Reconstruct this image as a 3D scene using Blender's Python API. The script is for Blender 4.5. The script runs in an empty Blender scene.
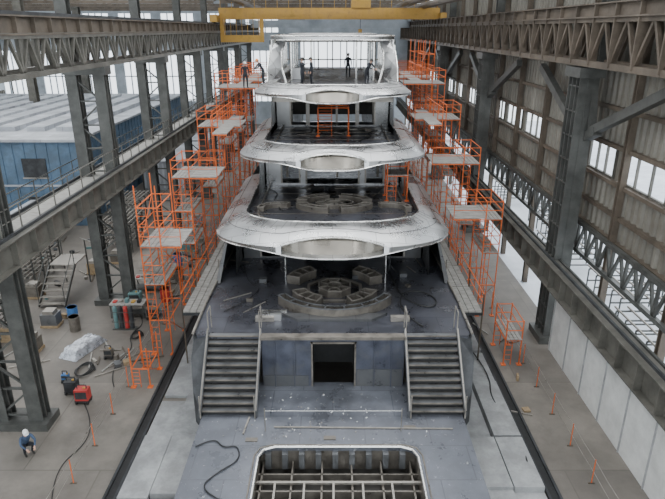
import bpy, math, random
from mathutils import Vector, Matrix
random.seed(4)
scene=bpy.context.scene
COL=scene.collection
# ------------------------------------------------------------ materials
MATS={}
def mk(name,c,rough=.6,metal=0.,var=.35,scale=1.5,c2=None,brick=None,bump=.0,spec=.5,fleck=None,stretch=None,stain=None,b2=.74,rv=.2,detail=8):
    m=bpy.data.materials.new(name); m.use_nodes=True
    nt=m.node_tree; N=nt.nodes; Lk=nt.links
    b=N['Principled BSDF']; b.inputs['Roughness'].default_value=rough; b.inputs['Metallic'].default_value=metal
    tc=N.new('ShaderNodeTexCoord'); mp=N.new('ShaderNodeMapping'); Lk.new(tc.outputs['Object'],mp.inputs[0])
    if stretch: mp.inputs['Scale'].default_value=stretch
    no=N.new('ShaderNodeTexNoise'); no.inputs['Scale'].default_value=scale; no.inputs['Detail'].default_value=detail; no.inputs['Roughness'].default_value=.68 if detail>4 else .5
    Lk.new(mp.outputs[0],no.inputs['Vector'])
    cr=N.new('ShaderNodeValToRGB'); e=cr.color_ramp.elements
    e[0].position=.36; e[1].position=.64
    lo=[x*(1-var) for x in c]; hi=[min(1,x*(1+var)) for x in c]
    if c2: hi=list(c2)
    e[0].color=(*lo,1); e[1].color=(*hi,1)
    Lk.new(no.outputs['Fac'],cr.inputs[0]); out=cr.outputs[0]
    if brick:
        bw,bh,mort,dark=brick
        br=N.new('ShaderNodeTexBrick'); br.inputs['Scale'].default_value=1
        br.inputs['Brick Width'].default_value=bw; br.inputs['Row Height'].default_value=bh
        br.inputs['Mortar Size'].default_value=mort; br.inputs['Color1'].default_value=(1,1,1,1); br.inputs['Color2'].default_value=(b2,b2,b2+.01,1)
        br.inputs['Mortar'].default_value=(dark,dark,dark,1)
        Lk.new(tc.outputs['Object'],br.inputs['Vector'])
        mx=N.new('ShaderNodeMixRGB'); mx.blend_type='MULTIPLY'; mx.inputs[0].default_value=1
        Lk.new(out,mx.inputs[1]); Lk.new(br.outputs['Color'],mx.inputs[2]); out=mx.outputs[0]
    if stain:
        n3=N.new('ShaderNodeTexNoise'); n3.inputs['Scale'].default_value=stain[0]; n3.inputs['Detail'].default_value=10; n3.inputs['Roughness'].default_value=.7
        Lk.new(tc.outputs['Object'],n3.inputs['Vector'])
        r3=N.new('ShaderNodeValToRGB'); r3.color_ramp.elements[0].position=.46; r3.color_ramp.elements[1].position=.68
        Lk.new(n3.outputs['Fac'],r3.inputs[0])
        m3=N.new('ShaderNodeMixRGB'); Lk.new(r3.outputs[0],m3.inputs[0]); Lk.new(out,m3.inputs[1]); m3.inputs[2].default_value=(*stain[1],1); out=m3.outputs[0]
    if fleck:
        n2=N.new('ShaderNodeTexNoise'); n2.inputs['Scale'].default_value=4; n2.inputs['Detail'].default_value=8; n2.inputs['Roughness'].default_value=.85
        Lk.new(tc.outputs['Object'],n2.inputs['Vector'])
        r2=N.new('ShaderNodeValToRGB'); r2.color_ramp.elements[0].position=fleck; r2.color_ramp.elements[1].position=fleck+.02
        Lk.new(n2.outputs['Fac'],r2.inputs[0])
        m2=N.new('ShaderNodeMixRGB'); Lk.new(r2.outputs[0],m2.inputs[0]); Lk.new(out,m2.inputs[1]); m2.inputs[2].default_value=(.6,.6,.6,1); out=m2.outputs[0]
    Lk.new(out,b.inputs['Base Color'])
    if metal>.3:
        mr=N.new('ShaderNodeMapRange'); mr.inputs[1].default_value=.35; mr.inputs[2].default_value=.65; mr.inputs[3].default_value=max(.05,rough-rv*.75); mr.inputs[4].default_value=rough+rv
        Lk.new(no.outputs['Fac'],mr.inputs[0]); Lk.new(mr.outputs[0],b.inputs['Roughness'])
    if bump:
        bp=N.new('ShaderNodeBump'); bp.inputs['Strength'].default_value=bump; bp.inputs['Distance'].default_value=.05
        Lk.new(no.outputs['Fac'],bp.inputs['Height']); Lk.new(bp.outputs[0],b.inputs['Normal'])
    MATS[name]=m; return m
mk('concrete_floor',(.19,.17,.145),.6,0,.22,.3,brick=(6,6,.03,.65),bump=.2,stain=(.4,(.125,.11,.095)))
mk('slab',(.34,.345,.345),.7,0,.25,1.,bump=.2,stain=(.7,(.24,.24,.235)))
mk('column_steel',(.075,.076,.07),.5,.2,.3,1.2)
mk('brown_steel',(.115,.092,.07),.55,.2,.3,.8)
mk('dark_steel',(.045,.047,.05),.55,.3,.4,1.5)
mk('green_grey_steel',(.12,.114,.098),.5,.2,.3,1.)
mk('deck_steel',(.1,.103,.122),.3,.55,.2,.8,brick=(3.,1.5,.02,.6),stain=(.5,(.078,.078,.088)),b2=.84)
mk('swim_steel',(.165,.174,.198),.36,.45,.2,.8,brick=(2.4,1.7,.02,.65),fleck=.61,stain=(.7,(.135,.14,.158)),b2=.86)
mk('silver',(.56,.56,.555),.3,.95,.07,.7,brick=(1.3,.8,.014,.5),b2=.9,rv=.1,detail=2,bump=.05)
mk('silver_edge',(.74,.73,.7),.25,.9,.08,2,detail=2,rv=.08)
mk('hull_steel',(.16,.162,.165),.38,.6,.25,.9,brick=(2,1,.015,.6),stain=(.9,(.11,.108,.105)),b2=.85)
mk('navy_steel',(.085,.092,.12),.42,.45,.25,1.2,stain=(.8,(.115,.115,.12)))
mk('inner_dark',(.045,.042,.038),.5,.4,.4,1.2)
mk('lens_plate',(.2,.185,.16),.28,.85,.12,.9,detail=2,rv=.1)
mk('frame_steel',(.33,.305,.27),.4,.6,.2,2)
mk('frame_brown',(.19,.17,.145),.42,.5,.3,2)
mk('orange_paint',(.68,.14,.03),.5,0,.2,3)
mk('plank',(.32,.31,.285),.8,0,.3,2,stretch=(1,6,1))
mk('yellow_paint',(.5,.29,.05),.5,0,.25,1,stain=(1.,(.3,.17,.05)))
mk('tread',(.16,.163,.167),.42,.5,.2,2)
mk('corrugated',(.19,.178,.15),.55,.1,.25,.6,stretch=(1,1,.2),stain=(.4,(.13,.115,.092)))
mk('white_tarp',(.62,.62,.6),.7,0,.15,.7,bump=.3)
mk('snow_ground',(.72,.75,.8),.8,0,.15,.3)
mk('blue_paint',(.09,.15,.225),.6,0,.25,.6,stain=(.8,(.08,.12,.165)))
mk('roof_sheet',(.45,.47,.5),.6,0,.2,.4,brick=(4,1.2,.04,.6))
mk('far_haze_wall',(.42,.46,.5),.8,0,.2,.4)  # pale bluish tone: distance haze put into the colour of the far end
mk('red_paint',(.45,.04,.035),.5,0,.2,3)
mk('bright_blue',(.05,.16,.38),.5,0,.2,3)
mk('teal_paint',(.12,.22,.22),.5,0,.2,3)
mk('rubber',(.02,.02,.02),.6,0,.2,3)
mk('foil',(.5,.52,.56),.3,.5,.3,3,bump=.8)
mk('skin',(.55,.33,.24),.5,0,.1,5)
mk('jacket_dark',(.02,.023,.03),.8,0,.3,5)
mk('trouser_dark',(.018,.02,.026),.8,0,.3,5)
mk('jacket_blue',(.05,.08,.14),.8,0,.3,5)
mk('boot',(.02,.018,.015),.6,0,.2,5)
mk('helmet_white',(.8,.8,.78),.35,0,.05,5)
mk('helmet_orange',(.8,.25,.04),.35,0,.05,5)
mk('hair',(.04,.025,.015),.7,0,.2,20)
mk('eye',(.03,.03,.03),.2,0,.1,5)
mk('cardboard',(.33,.24,.14),.8,0,.2,3)
def lampmat(name,c,s):
    m=bpy.data.materials.new(name); m.use_nodes=True
    b=m.node_tree.nodes['Principled BSDF']; b.inputs['Emission Color'].default_value=(*c,1); b.inputs['Emission Strength'].default_value=s
    MATS[name]=m
lampmat('lamp_glow',(1,.96,.88),12)
# ------------------------------------------------------------ builder
class B:
    def __init__(s): s.v=[];s.f=[];s.m=[];s.names=[]
    def mi(s,n):
        if n not in s.names: s.names.append(n)
        return s.names.index(n)
    def add(s,vs,fs,mat):
        o=len(s.v); s.v+= [tuple(p) for p in vs]; i=s.mi(mat)
        for f in fs: s.f.append(tuple(o+k for k in f)); s.m.append(i)
    def box(s,x0,x1,y0,y1,z0,z1,mat):
        vs=[(x0,y0,z0),(x1,y0,z0),(x1,y1,z0),(x0,y1,z0),(x0,y0,z1),(x1,y0,z1),(x1,y1,z1),(x0,y1,z1)]
        s.add(vs,[(0,3,2,1),(4,5,6,7),(0,1,5,4),(1,2,6,5),(2,3,7,6),(3,0,4,7)],mat)
    def frame(s,p1,p2):
        p1=Vector(p1);p2=Vector(p2);d=(p2-p1).normalized()
        up=Vector((0,0,1)) if abs(d.z)<.95 else Vector((0,1,0))
        sd=d.cross(up).normalized(); u=sd.cross(d).normalized(); return p1,p2,d,sd,u
    def beam(s,a,b,w,h,mat):
        p1,p2,d,sd,u=s.frame(a,b); vs=[]
        for p in (p1,p2):
            for i,j in ((-1,-1),(1,-1),(1,1),(-1,1)): vs.append(p+sd*(i*w/2)+u*(j*h/2))
        s.add(vs,[(0,1,2,3),(7,6,5,4),(0,4,5,1),(1,5,6,2),(2,6,7,3),(3,7,4,0)],mat)
    def ibeam(s,a,b,w,h,mat,t=.06):
        p1,p2,d,sd,u=s.frame(a,b); k=u*(h/2-t/2)
        s.beam(p1+k,p2+k,w,t,mat); s.beam(p1-k,p2-k,w,t,mat); s.beam(p1,p2,t,h-t,mat)
    def tube(s,a,b,r,mat,n=6):
        p1,p2,d,sd,u=s.frame(a,b); vs=[]
        for p in (p1,p2):
            for i in range(n):
                t=2*math.pi*i/n; vs.append(p+sd*math.cos(t)*r+u*math.sin(t)*r)
        fs=[(i,(i+1)%n,n+(i+1)%n,n+i) for i in range(n)]+[tuple(range(n))[::-1],tuple(range(n,2*n))]
        s.add(vs,fs,mat)
    def path(s,pts,r,mat,n=6):
        for a,b in zip(pts[:-1],pts[1:]): s.tube(a,b,r,mat,n)
    def prism(s,pts,z0,z1,mat,side=None):
        n=len(pts); vs=[(x,y,z0) for x,y in pts]+[(x,y,z1) for x,y in pts]
        s.add(vs,[tuple(range(n))[::-1],tuple(range(n,2*n))],mat)
        s.add(vs,[(i,(i+1)%n,n+(i+1)%n,n+i) for i in range(n)],side or mat)
    def strip(s,A,C,mat):
        n=len(A); s.add(list(A)+list(C),[(i,i+1,n+i+1,n+i) for i in range(n-1)],mat)
    def sheet(s,rows,mat):
        n=len(rows[0]); vs=[p for r in rows for p in r]
        s.add(vs,[(j*n+i,j*n+i+1,(j+1)*n+i+1,(j+1)*n+i) for j in range(len(rows)-1) for i in range(n-1)],mat)
    def ell(s,c,r,mat,nu=14,nv=9,rot=None,half=False):
        vs=[];c=Vector(c)
        lo=0 if half else -90
        for j in range(nv+1):
            ph=math.radians(lo+(90-lo)*j/nv)
            for i in range(nu):
                th=2*math.pi*i/nu
                p=Vector((r[0]*math.cos(ph)*math.cos(th),r[1]*math.cos(ph)*math.sin(th),r[2]*math.sin(ph)))
                if rot: p=rot@p
                vs.append(c+p)
        s.add(vs,[(j*nu+i,j*nu+(i+1)%nu,(j+1)*nu+(i+1)%nu,(j+1)*nu+i) for j in range(nv) for i in range(nu)],mat)
    def make(s,name,parent=None,smooth=False,loc=None,auto=None):
        me=bpy.data.meshes.new(name); me.from_pydata(s.v,[],s.f); me.update()
        for n in s.names: me.materials.append(MATS[n])
        me.polygons.foreach_set('material_index',s.m)
        if smooth or auto: me.polygons.foreach_set('use_smooth',[True]*len(s.f))
        if auto: me.set_sharp_from_angle(angle=math.radians(auto))
        ob=bpy.data.objects.new(name,me); COL.objects.link(ob)
        if loc is not None: ob.location=loc
        if parent: ob.parent=parent
        return ob
def empty(name,loc=(0,0,0)):
    e=bpy.data.objects.new(name,None); e.empty_display_size=.3; COL.objects.link(e); e.location=loc; return e
# ------------------------------------------------------------ shell
b=B(); b.box(-60,12.6,-8,110,-.3,0,'concrete_floor'); b.make('floor')
b=B(); b.box(12.6,90,-8,110,-.35,-.02,'snow_ground'); b.make('ground_outside')
def corr(b,x,y0,y1,z0,z1,mat,per=.55,dep=.12):
    y=y0;A=[];C=[]
    while y<y1-1e-6:
        for dy,dx in ((0,0),(.22,0),(.29,dep),(.48,dep)):
            yy=min(y+dy*per/.55,y1); A.append((x-dx,yy,z0)); C.append((x-dx,yy,z1))
        y+=per
    A.append((x,y1,z0));C.append((x,y1,z1)); b.strip(A,C,mat)
wins=[(14.5,18),(18.6,21.5),(22.2,26),(26.8,29.6),(31,33.4),(36.8,40.2),(41,44.6),(45.4,48),(50,53.4),(54.2,58),(61,65),(66,70),(73,77),(78,82)]
b=B()
corr(b,13.3,8,108,6.7,9.4,'corrugated'); corr(b,13.3,8,108,10.85,15.2,'corrugated'); corr(b,13.3,8,108,15.2,19,'corrugated')
y=8
for w0,w1 in wins+[(108,108)]:
    if w0>y: corr(b,13.3,y,w0,9.4,10.85,'corrugated')
    y=w1
for z in (6.7,7.9,9.3,10.95,12.6,14.3): b.box(13.0,13.35,8,108,z-.1,z+.08,'brown_steel')
for k in range(19):
    yy=9.5+k*5.3
    b.ibeam((13.,yy,0),(13.,yy,19),.3,.3,'brown_steel')
b.make('wall_right')
for i,(w0,w1) in enumerate(wins):
    b=B(); t=.07
    for z in (9.45,10.8): b.box(13.18,13.3,w0,w1,z-t/2,z+t/2,'green_grey_steel')
    n=3
    for k in range(n+1):
        yy=w0+(w1-w0)*k/n; b.box(13.18,13.3,yy-t/2,yy+t/2,9.4,10.85,'green_grey_steel')
    b.make('window_%d'%(i+1))
b=B()
yb=106
def holes_wall(b,y,x0,x1,z0,z1,holes,mat,th=.3):
    xs=sorted(set([x0,x1]+[h[0] for h in holes]+[h[1] for h in holes])); zs=sorted(set([z0,z1]+[h[2] for h in holes]+[h[3] for h in holes]))
    for a,c in zip(xs[:-1],xs[1:]):
        for d,e in zip(zs[:-1],zs[1:]):
            mx,mz=(a+c)/2,(d+e)/2
            if any(h[0]<mx<h[1] and h[2]<mz<h[3] for h in holes): continue
            b.box(a,c,y,y+th,d,e,mat)
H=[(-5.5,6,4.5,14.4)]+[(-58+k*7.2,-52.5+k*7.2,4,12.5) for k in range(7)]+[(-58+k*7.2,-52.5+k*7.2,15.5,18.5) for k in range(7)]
holes_wall(b,yb,-60,13.3,0,24,H,'far_haze_wall')
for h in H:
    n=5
    for k in range(1,n): xx=h[0]+(h[1]-h[0])*k/n; b.box(xx-.08,xx+.08,yb,yb+.2,h[2],h[3],'far_haze_wall')
    zz=(h[2]+h[3])/2; b.box(h[0],h[1],yb,yb+.2,zz-.08,zz+.08,'far_haze_wall')
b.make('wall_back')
b=B()
corr(b,-58,-8,106,0,6,'corrugated'); corr(b,-58,-8,106,11,24,'corrugated')
for k in range(20): b.ibeam((-57.8,-6+k*6,0),(-57.8,-6+k*6,24),.4,.4,'green_grey_steel')
b.make('wall_left')
b=B()
for k in range(12):
    y0=-8+k*10
    b.box(-60,13.4,y0,y0+5.,24,24.2,'brown_steel')
    for x0,x1 in ((-13.2,12),(-57,-14)):
        yy=y0+2
        if yy<38: continue
        b.beam((x0,yy,19),(x1,yy,19),.35,.35,'brown_steel'); b.beam((x0,yy,22),(x1,yy,22),.35,.35,'brown_steel')
        n=8; dx=(x1-x0)/n
        for i in range(n):
            b.beam((x0+i*dx,yy,19 if i%2 else 22),(x0+(i+1)*dx,yy,22 if i%2 else 19),.2,.2,'brown_steel')
for x in (-11,-5,1,7): b.box(x-.15,x+.15,-8,106,22.6,23,'column_steel')
for x,z,r in ((-9.5,18.6,.22),(7.5,18.5,.25),(8.3,18.5,.15),(9.6,18.3,.3)): b.tube((x,38,z),(x,106,z),r,'brown_steel',8)
b.make('ceiling')
# ------------------------------------------------------------ columns
def column_left(y):
    b=B(); X=-13.4
    for dx in (-.75,.75):
        b.ibeam((X+dx,y,0),(X+dx,y,14.1),.62,.7,'column_steel')
        b.box(X+dx-.3,X+dx+.3,y-.05,y+.05,0,14.1,'column_steel')
    z=.6
    s=1
    while z<13:
        b.beam((X-.75*s,y-.2,z),(X+.75*s,y-.2,z+1.3),.12,.08,'column_steel'); b.beam((X-.75,y-.2,z),(X+.75,y-.2,z),.12,.08,'column_steel')
        z+=1.3; s=-s
    b.box(X-1.3,X+1.3,y-.6,y+.6,0,.35,'column_steel')
    b.box(X-1.1,X+1.2,y-.45,y+.45,13.7,14.15,'column_steel')
    b.beam((X+.4,y,6.6),(X+1.1,y,7.5),.3,.3,'column_steel')
    b.ibeam((X-.75,y,14.1),(X-.75,y,24),.6,.6,'column_steel')
    b.make('steel_column')
for y in (20.9,32.9,44.9,56.9,68.9,80.9,92.9): column_left(y)
def column_right(y):
    b=B(); X=11.9
    b.ibeam((X,y-.45,0),(X,y-.45,14.3),.9,.45,'column_steel'); b.ibeam((X,y+.45,0),(X,y+.45,14.3),.9,.45,'column_steel')
    b.box(X-.08,X+.08,y-.7,y+.7,0,14.3,'column_steel')
    for k in range(12): b.box(X-.42,X+.42,y-.66,y+.66,.8+k*1.15,.86+k*1.15,'column_steel')
    b.box(X-.7,X+.9,y-.9,y+.9,0,.4,'column_steel'); b.box(X-.6,X+.6,y-.9,y+.9,13.9,14.35,'column_steel')
    b.beam((X+.3,y-1.,11.5),(X+.4,y-7,13.95),.35,.4,'column_steel')
    b.beam((X+.3,y+1.,11.5),(X+.4,y+7,13.95),.35,.4,'column_steel')
    b.beam((X+.3,y-1.,11.5),(X+.3,y-.4,13.9),.3,.3,'column_steel')
    b.beam((X+.3,y-.6,11.2),(X+.3,y-1.6,11.6),.4,.4,'column_steel')
    b.ibeam((X+.7,y,14.3),(X+.7,y,24),.6,.6,'column_steel')
    b.make('steel_column')
for y in (28.5,47,65.5,84): column_right(y)
for y in (24,40,56,72,88):
    b=B(); b.ibeam((-36,y,0),(-36,y,24),.9,.9,'green_grey_steel'); b.box(-36.8,-35.2,y-.8,y+.8,0,.4,'green_grey_steel'); b.make('steel_column')
# ------------------------------------------------------------ trusses / girders
def lattice(b,x,y0,y1,z0,z1,step,mat,w=.22,web=.12,xoff=0,vert=True):
    b.beam((x,y0,z0),(x,y1,z0),w,w,mat); b.beam((x,y0,z1),(x,y1,z1),w,w,mat)
    n=int((y1-y0)/step); st=(y1-y0)/n
    for k in range(n):
        a=y0+k*st
        if vert: b.beam((x,a,z0),(x,a,z1),web,web,mat)
        b.beam((x,a,z0),(x,a+st/2,z1),web,web,mat); b.beam((x,a+st/2,z1),(x,a+st,z0),web,web,mat)
b=B()
lattice(b,-12.3,9,104,14.25,15.75,1.5,'green_grey_steel'); lattice(b,-13.9,9,104,14.25,15.75,1.5,'green_grey_steel')
b.ibeam((-12.4,9,16.15),(-12.4,104,16.15),.5,.75,'brown_steel'); b.ibeam((-13.9,9,16.15),(-13.9,104,16.15),.5,.6,'brown_steel')
for k in range(63): b.box(-12.62,-12.2,9+k*1.5,9.06+k*1.5,15.8,16.5,'brown_steel')
b.box(-13.9,-12.5,9,104,15.72,15.8,'column_steel')
b.beam((-12.4,9,16.6),(-12.4,104,16.6),.12,.14,'dark_steel')
b.make('crane_runway_truss')
b=B()
lattice(b,11.5,9,104,14.55,16.4,2.,'brown_steel',.26,.14)
lattice(b,12.7,9,104,14.55,16.4,2.,'brown_steel',.26,.14)
b.ibeam((11.5,9,16.75),(11.5,104,16.75),.5,.6,'brown_steel'); b.box(11.5,12.8,9,104,16.45,16.5,'brown_steel')
for k in range(48): b.box(11.3,11.7,9+k*2,9.08+k*2,14.5,17,'brown_steel')
b.make('crane_runway_truss')
def girder(name,x,y0,y1,z0,z1,mat,w=.5,st=1.5,rail=True,side=1):
    b=B(); b.ibeam((x,y0,(z0+z1)/2),(x,y1,(z0+z1)/2),w,z1-z0,mat)
    n=int((y1-y0)/st)
    for k in range(n): b.box(x-w/2+.02,x+w/2-.02,y0+k*st,y0+k*st+.05,z0+.05,z1-.05,mat)
    if rail:
        xx=x-side*.2
        for k in range(n): b.tube((xx,y0+k*st,z1),(xx,y0+k*st,z1+1.),.03,mat,5)
        for z in (.5,1.): b.tube((xx,y0,z1+z),(xx,y1,z1+z),.03,mat,5)
    b.beam((x,y0,z1+.06),(x,y1,z1+.06),.1,.12,'dark_steel')
    b.make(name)
girder('crane_girder',-12.2,10,104,7.5,8.6,'green_grey_steel',.6)
girder('crane_girder',-14.6,10,104,7.2,8.0,'column_steel',.5)
girder('crane_girder',11.3,9,104,3.6,4.85,'green_grey_steel',.7,side=-1,rail=False)
b=B(); b.box(-14.3,-12.5,10,104,8.0,8.08,'plank'); 
lattice(b,-14.6,10,104,5.9,7.1,1.6,'column_steel',.14,.08); b.make('maintenance_catwalk')
b=B(); lattice(b,12.8,9,104,5.2,6.7,1.3,'column_steel',.2,.12)
lattice(b,11.75,9,104,4.4,4.85,1.,'column_steel',.1,.05); b.make('wall_support_truss')
b=B(); b.box(11.55,11.62,9,27.2,.0,3.55,'white_tarp')
for k in range(10): b.box(11.5,11.56,9+k*2,9.06+k*2,0,3.55,'slab')
b.make('tarp_partition')
for k,(x,y) in enumerate([(17,18),(17,24),(18,30),(17,37),(19,45),(18,54),(24,34),(25,46),(23,24)]):
    b=B()
    for i in range(5):
        b.tube((x-1.5,y+i*1.1,0),(x-1.5,y+i*1.1,1.6),.05,'column_steel'); b.tube((x+1.5,y+i*1.1,0),(x+1.5,y+i*1.1,1.6),.05,'column_steel')
        b.tube((x-1.5,y+i*1.1,1.6),(x+1.5,y+i*1.1,1.6),.05,'column_steel'); b.tube((x-1.5,y+i*1.1,.8),(x+1.5,y+i*1.1,.8),.05,'column_steel')
    for i in range(5): b.tube((x-1.4+i*.7,y-.2,1.68),(x-1.4+i*.7,y+4.8,1.68),.06,'frame_steel')
    b.make('pipe_storage_rack')
# ------------------------------------------------------------ bridge crane
b=B(); yc=66
for dy in (0,2.2):
    b.box(-12,11.3,yc+dy,yc+dy+.5,17.,18.1,'yellow_paint')
    for k in range(16): b.box(-12+k*1.5,-11.94+k*1.5,yc+dy-.03,yc+dy,17.,18.1,'yellow_paint')
b.box(-12.7,-12,yc-1.4,yc+4,16.7,17.4,'yellow_paint'); b.box(11.2,11.8,yc-1.4,yc+4,17.05,17.6,'yellow_paint')
for yy in (yc-1,yc+3.5): b.tube((-12.6,yy,16.85),(-12.2,yy,16.85),.3,'dark_steel',12)
b.box(2,4,yc-.2,yc+2.9,18.1,18.9,'yellow_paint'); b.tube((3,yc+1.3,18),(3,yc+1.3,16),.03,'dark_steel'); b.box(2.8,3.2,yc+1.1,yc+1.5,15.6,16,'yellow_paint')
b.box(-11.9,-7.3,yc-.3,yc+.0,14.7,15.4,'yellow_paint'); b.box(-11.9,-11.5,yc-.3,yc,15.4,17,'yellow_paint'); b.box(-7.7,-7.3,yc-.3,yc,15.4,17,'yellow_paint'); 
for k in range(7): b.tube((-11.4+k*.6,yc-.15,15.4),(-11.4+k*.6,yc-.15,17),.03,'yellow_paint',5)
for k in range(20): b.tube((-11.8+k*1.2,yc,18.1),(-11.8+k*1.2,yc,19.1),.03,'yellow_paint',5)
b.tube((-11.8,yc,19.1),(11,yc,19.1),.03,'yellow_paint',5)
b.make('bridge_crane')
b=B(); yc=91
b.box(-12,11.3,yc,yc+.6,16.2,17.2,'far_haze_wall'); b.box(-12,11.3,yc+2,yc+2.6,16.2,17.2,'far_haze_wall'); b.box(-12.1,-11.6,yc-1,yc+3.6,16.7,17.3,'far_haze_wall'); b.box(10.9,11.3,yc-1,yc+3.6,17.05,17.5,'far_haze_wall'); b.box(-4,-1.5,yc-.2,yc+2.8,17.2,18,'far_haze_wall')
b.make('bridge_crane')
# ------------------------------------------------------------ yacht
ship=empty('yacht_under_construction')
def arc_outline(hw,Y0,L,n=2.4,N=56,back=None,m=None):
    pts=[]; m=m or n
    for i in range(N+1):
        a=-math.pi/2+math.pi*i/N; s=math.sin(a); c=max(0,math.cos(a))
        pts.append((hw*math.copysign(abs(s)**(2/n),s), Y0+L-L*c**(2/m)))
    if back: pts=[(-hw,back)]+pts+[(hw,back)]
    return pts
def deck_level(name,z,Y0,hw,back,wd,lens,L=2.7,inset=1.15,rise=.38,drop=.13,n=2.7,lensdrop=.3):
    b=B()
    o=arc_outline(hw,Y0,L,n,back=back,m=2.0,N=72); inn=arc_outline(hw-inset,Y0+wd,L*.75,n,back=back,m=2.0,N=72)
    R0=[(x,y,z+rise) for x,y in inn]
    R1=[];R2=[];bs=[]
    for x,y in o:
        q=max(0,1-(x/lens)**2); bs.append(q); g=math.exp(-(x/(lens*1.2))**4)
        R1.append((x,y+.8*q**.8,z+.02+.22*q**.8)); R2.append((x*.995,y+.03-.18*q,z-drop-lensdrop*g))
    def mix(t,dz): return [(a[0]*(1-t)+c[0]*t,a[1]*(1-t)+c[1]*t,a[2]*(1-t)+c[2]*t+dz) for a,c in zip(R0,R1)]
    rows=[R0,mix(.2,.055),mix(.4,.1),mix(.6,.11),mix(.8,.075),R1]
    b.sheet(rows,'silver')
    Rb=rows[3]
    b.path([(p[0],p[1],p[2]+.003) for p in Rb],.014,'inner_dark',4)
    for i in range(len(R1)-1):
        if bs[i]>.02 and bs[i+1]>.02 or (bs[i]+bs[i+1])>.3: continue
        b.add([R1[i],R1[i+1],R2[i+1],R2[i]],[(0,1,2,3)],'silver')
    D0=[(x,y,z) for x,y in inn]; b.strip(D0,R0,'hull_steel')
    b.add(D0,[tuple(range(len(D0)))],'deck_steel')
    i2=arc_outline(hw-inset-.55,Y0+wd+.7,L*.6,n,back=back-1,m=2.0)
    b.path([(x,y,z+.1) for x,y in i2],.05,'frame_brown',4)
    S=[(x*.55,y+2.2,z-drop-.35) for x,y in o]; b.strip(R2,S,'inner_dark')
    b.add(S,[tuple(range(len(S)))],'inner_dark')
    arch=[R1[i] for i in range(len(R1)) if bs[i]>0]; lip=[R2[i] for i in range(len(R2)) if bs[i]>0]
    b.path(arch,.06,'silver_edge'); b.path(lip,.045,'silver_edge')
    A2=[(p[0],p[1]+.1,p[2]-.04) for p in arch]; L2=[(p[0],p[1]+.5,p[2]+.02) for p in lip]
    b.strip(L2,A2,'lens_plate'); b.strip(L2,lip,'silver')
    for i in range(3,len(arch)-3,6): b.beam(L2[i],A2[i],.03,.05,'frame_brown')
    b.path(R0,.035,'silver_edge',5)
    b.path([(p[0],p[1],p[2]) for p in R2],.028,'silver_edge',5)
    for i in range(4,len(R0)-4,3): b.beam(R0[i],rows[2][i],.012,.03,'hull_steel')
    for k in range(7):
        yy=Y0+wd+1.2+k*1.3
        if yy<back-1: b.box(-hw+inset+.1,hw-inset-.1,yy,yy+.04,z,z+.015,'frame_brown')
    b.make(name,ship,auto=38)
deck_level('upper_aft_deck',7.1,23.5,5.5,36,2.6,2.4)
deck_level('bridge_aft_deck',9.8,28.6,5.0,42,2.5,1.75)
deck_level('sun_deck',12.5,33.6,4.72,60,2.4,1.7,L=2.4)
b=B()
hs=[(20.9,5.7),(24,5.75),(30,5.6),(40,5.5),(60,5.2),(80,4)]
for s in (-1,1):
    A=[(s*w,y,4.3) for y,w in hs]; C=[(s*(w-.5),y,.9) for y,w in hs]; b.strip(A,C,'hull_steel')
    hs2=[(26,5.75),(30,5.6),(40,5.5),(60,5.2),(80,4)]
    T=[(s*(w-.25),y,4.3+min(2.7,.3+(y-26)*.6)) for y,w in hs2]; T[0]=(s*5.5,26,4.35)
    b.strip([(s*w,y,4.3) for y,w in hs2],T,'hull_steel')
    for i in range(16):
        y=27+i*2; zt=4.3+min(2.6,.3+(y-26)*.6); b.beam((s*5.72,y,2.5),(s*5.72,y,zt),.05,.05,'frame_brown')
    b.path([(s*w,y,4.4) for y,w in hs],.06,'frame_steel')
    b.path([(s*(w+.0),y,3.7) for y,w in hs],.05,'frame_steel')
poly=[(-5.7,21.2),(-5.55,20.9),(5.55,20.9),(5.7,21.2),(5.75,24),(5.6,30),(5.5,40),(5.2,60),(4,80),(-4,80),(-5.2,60),(-5.5,40),(-5.6,30),(-5.75,24)]
b.prism(poly,4.15,4.3,'deck_steel')
b.make('main_deck',ship)
b=B()
b.box(-2.9,-.82,20.75,20.95,2,4.25,'navy_steel'); b.box(.92,2.95,20.75,20.95,2,4.25,'navy_steel'); b.box(-.82,.92,20.75,20.95,4.02,4.25,'navy_steel')
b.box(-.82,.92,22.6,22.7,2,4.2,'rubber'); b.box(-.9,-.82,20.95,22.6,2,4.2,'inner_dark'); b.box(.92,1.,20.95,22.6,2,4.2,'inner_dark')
for x in (-.88,.9): b.box(x,x+.07,20.7,20.76,2,4.1,'frame_brown')
b.box(-.9,.98,20.7,20.76,4.02,4.1,'frame_brown')
for x in (-2.4,-1.6,1.7,2.4): b.box(x,x+.05,20.68,20.76,2,4.25,'navy_steel')
b.box(-2.95,2.95,20.6,20.95,4.25,4.38,'frame_brown')
b.box(1.0,2.9,20.72,20.76,2.0,2.8,'hull_steel'); b.box(-2.85,-1.,20.71,20.76,2.0,2.5,'hull_steel')
for s in (-1,1):
    pts=[(s*5.15,18.9),(s*5.15,20.95),(s*5.7,21.2),(s*5.68,20.2),(s*5.5,19.4)]
    if s>0: pts=pts[::-1]
    n=len(pts)
    v=[(x,y,1.2) for x,y in pts]+[(x,y,2.1+max(0,min(1,(y-18.9)/1.9))*2.2) for x,y in pts]
    b.add(v,[tuple(range(n)),tuple(range(n,2*n))]+[(i,(i+1)%n,n+(i+1)%n,n+i) for i in range(n)],'dark_steel')
b.make('transom',ship)
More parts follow.
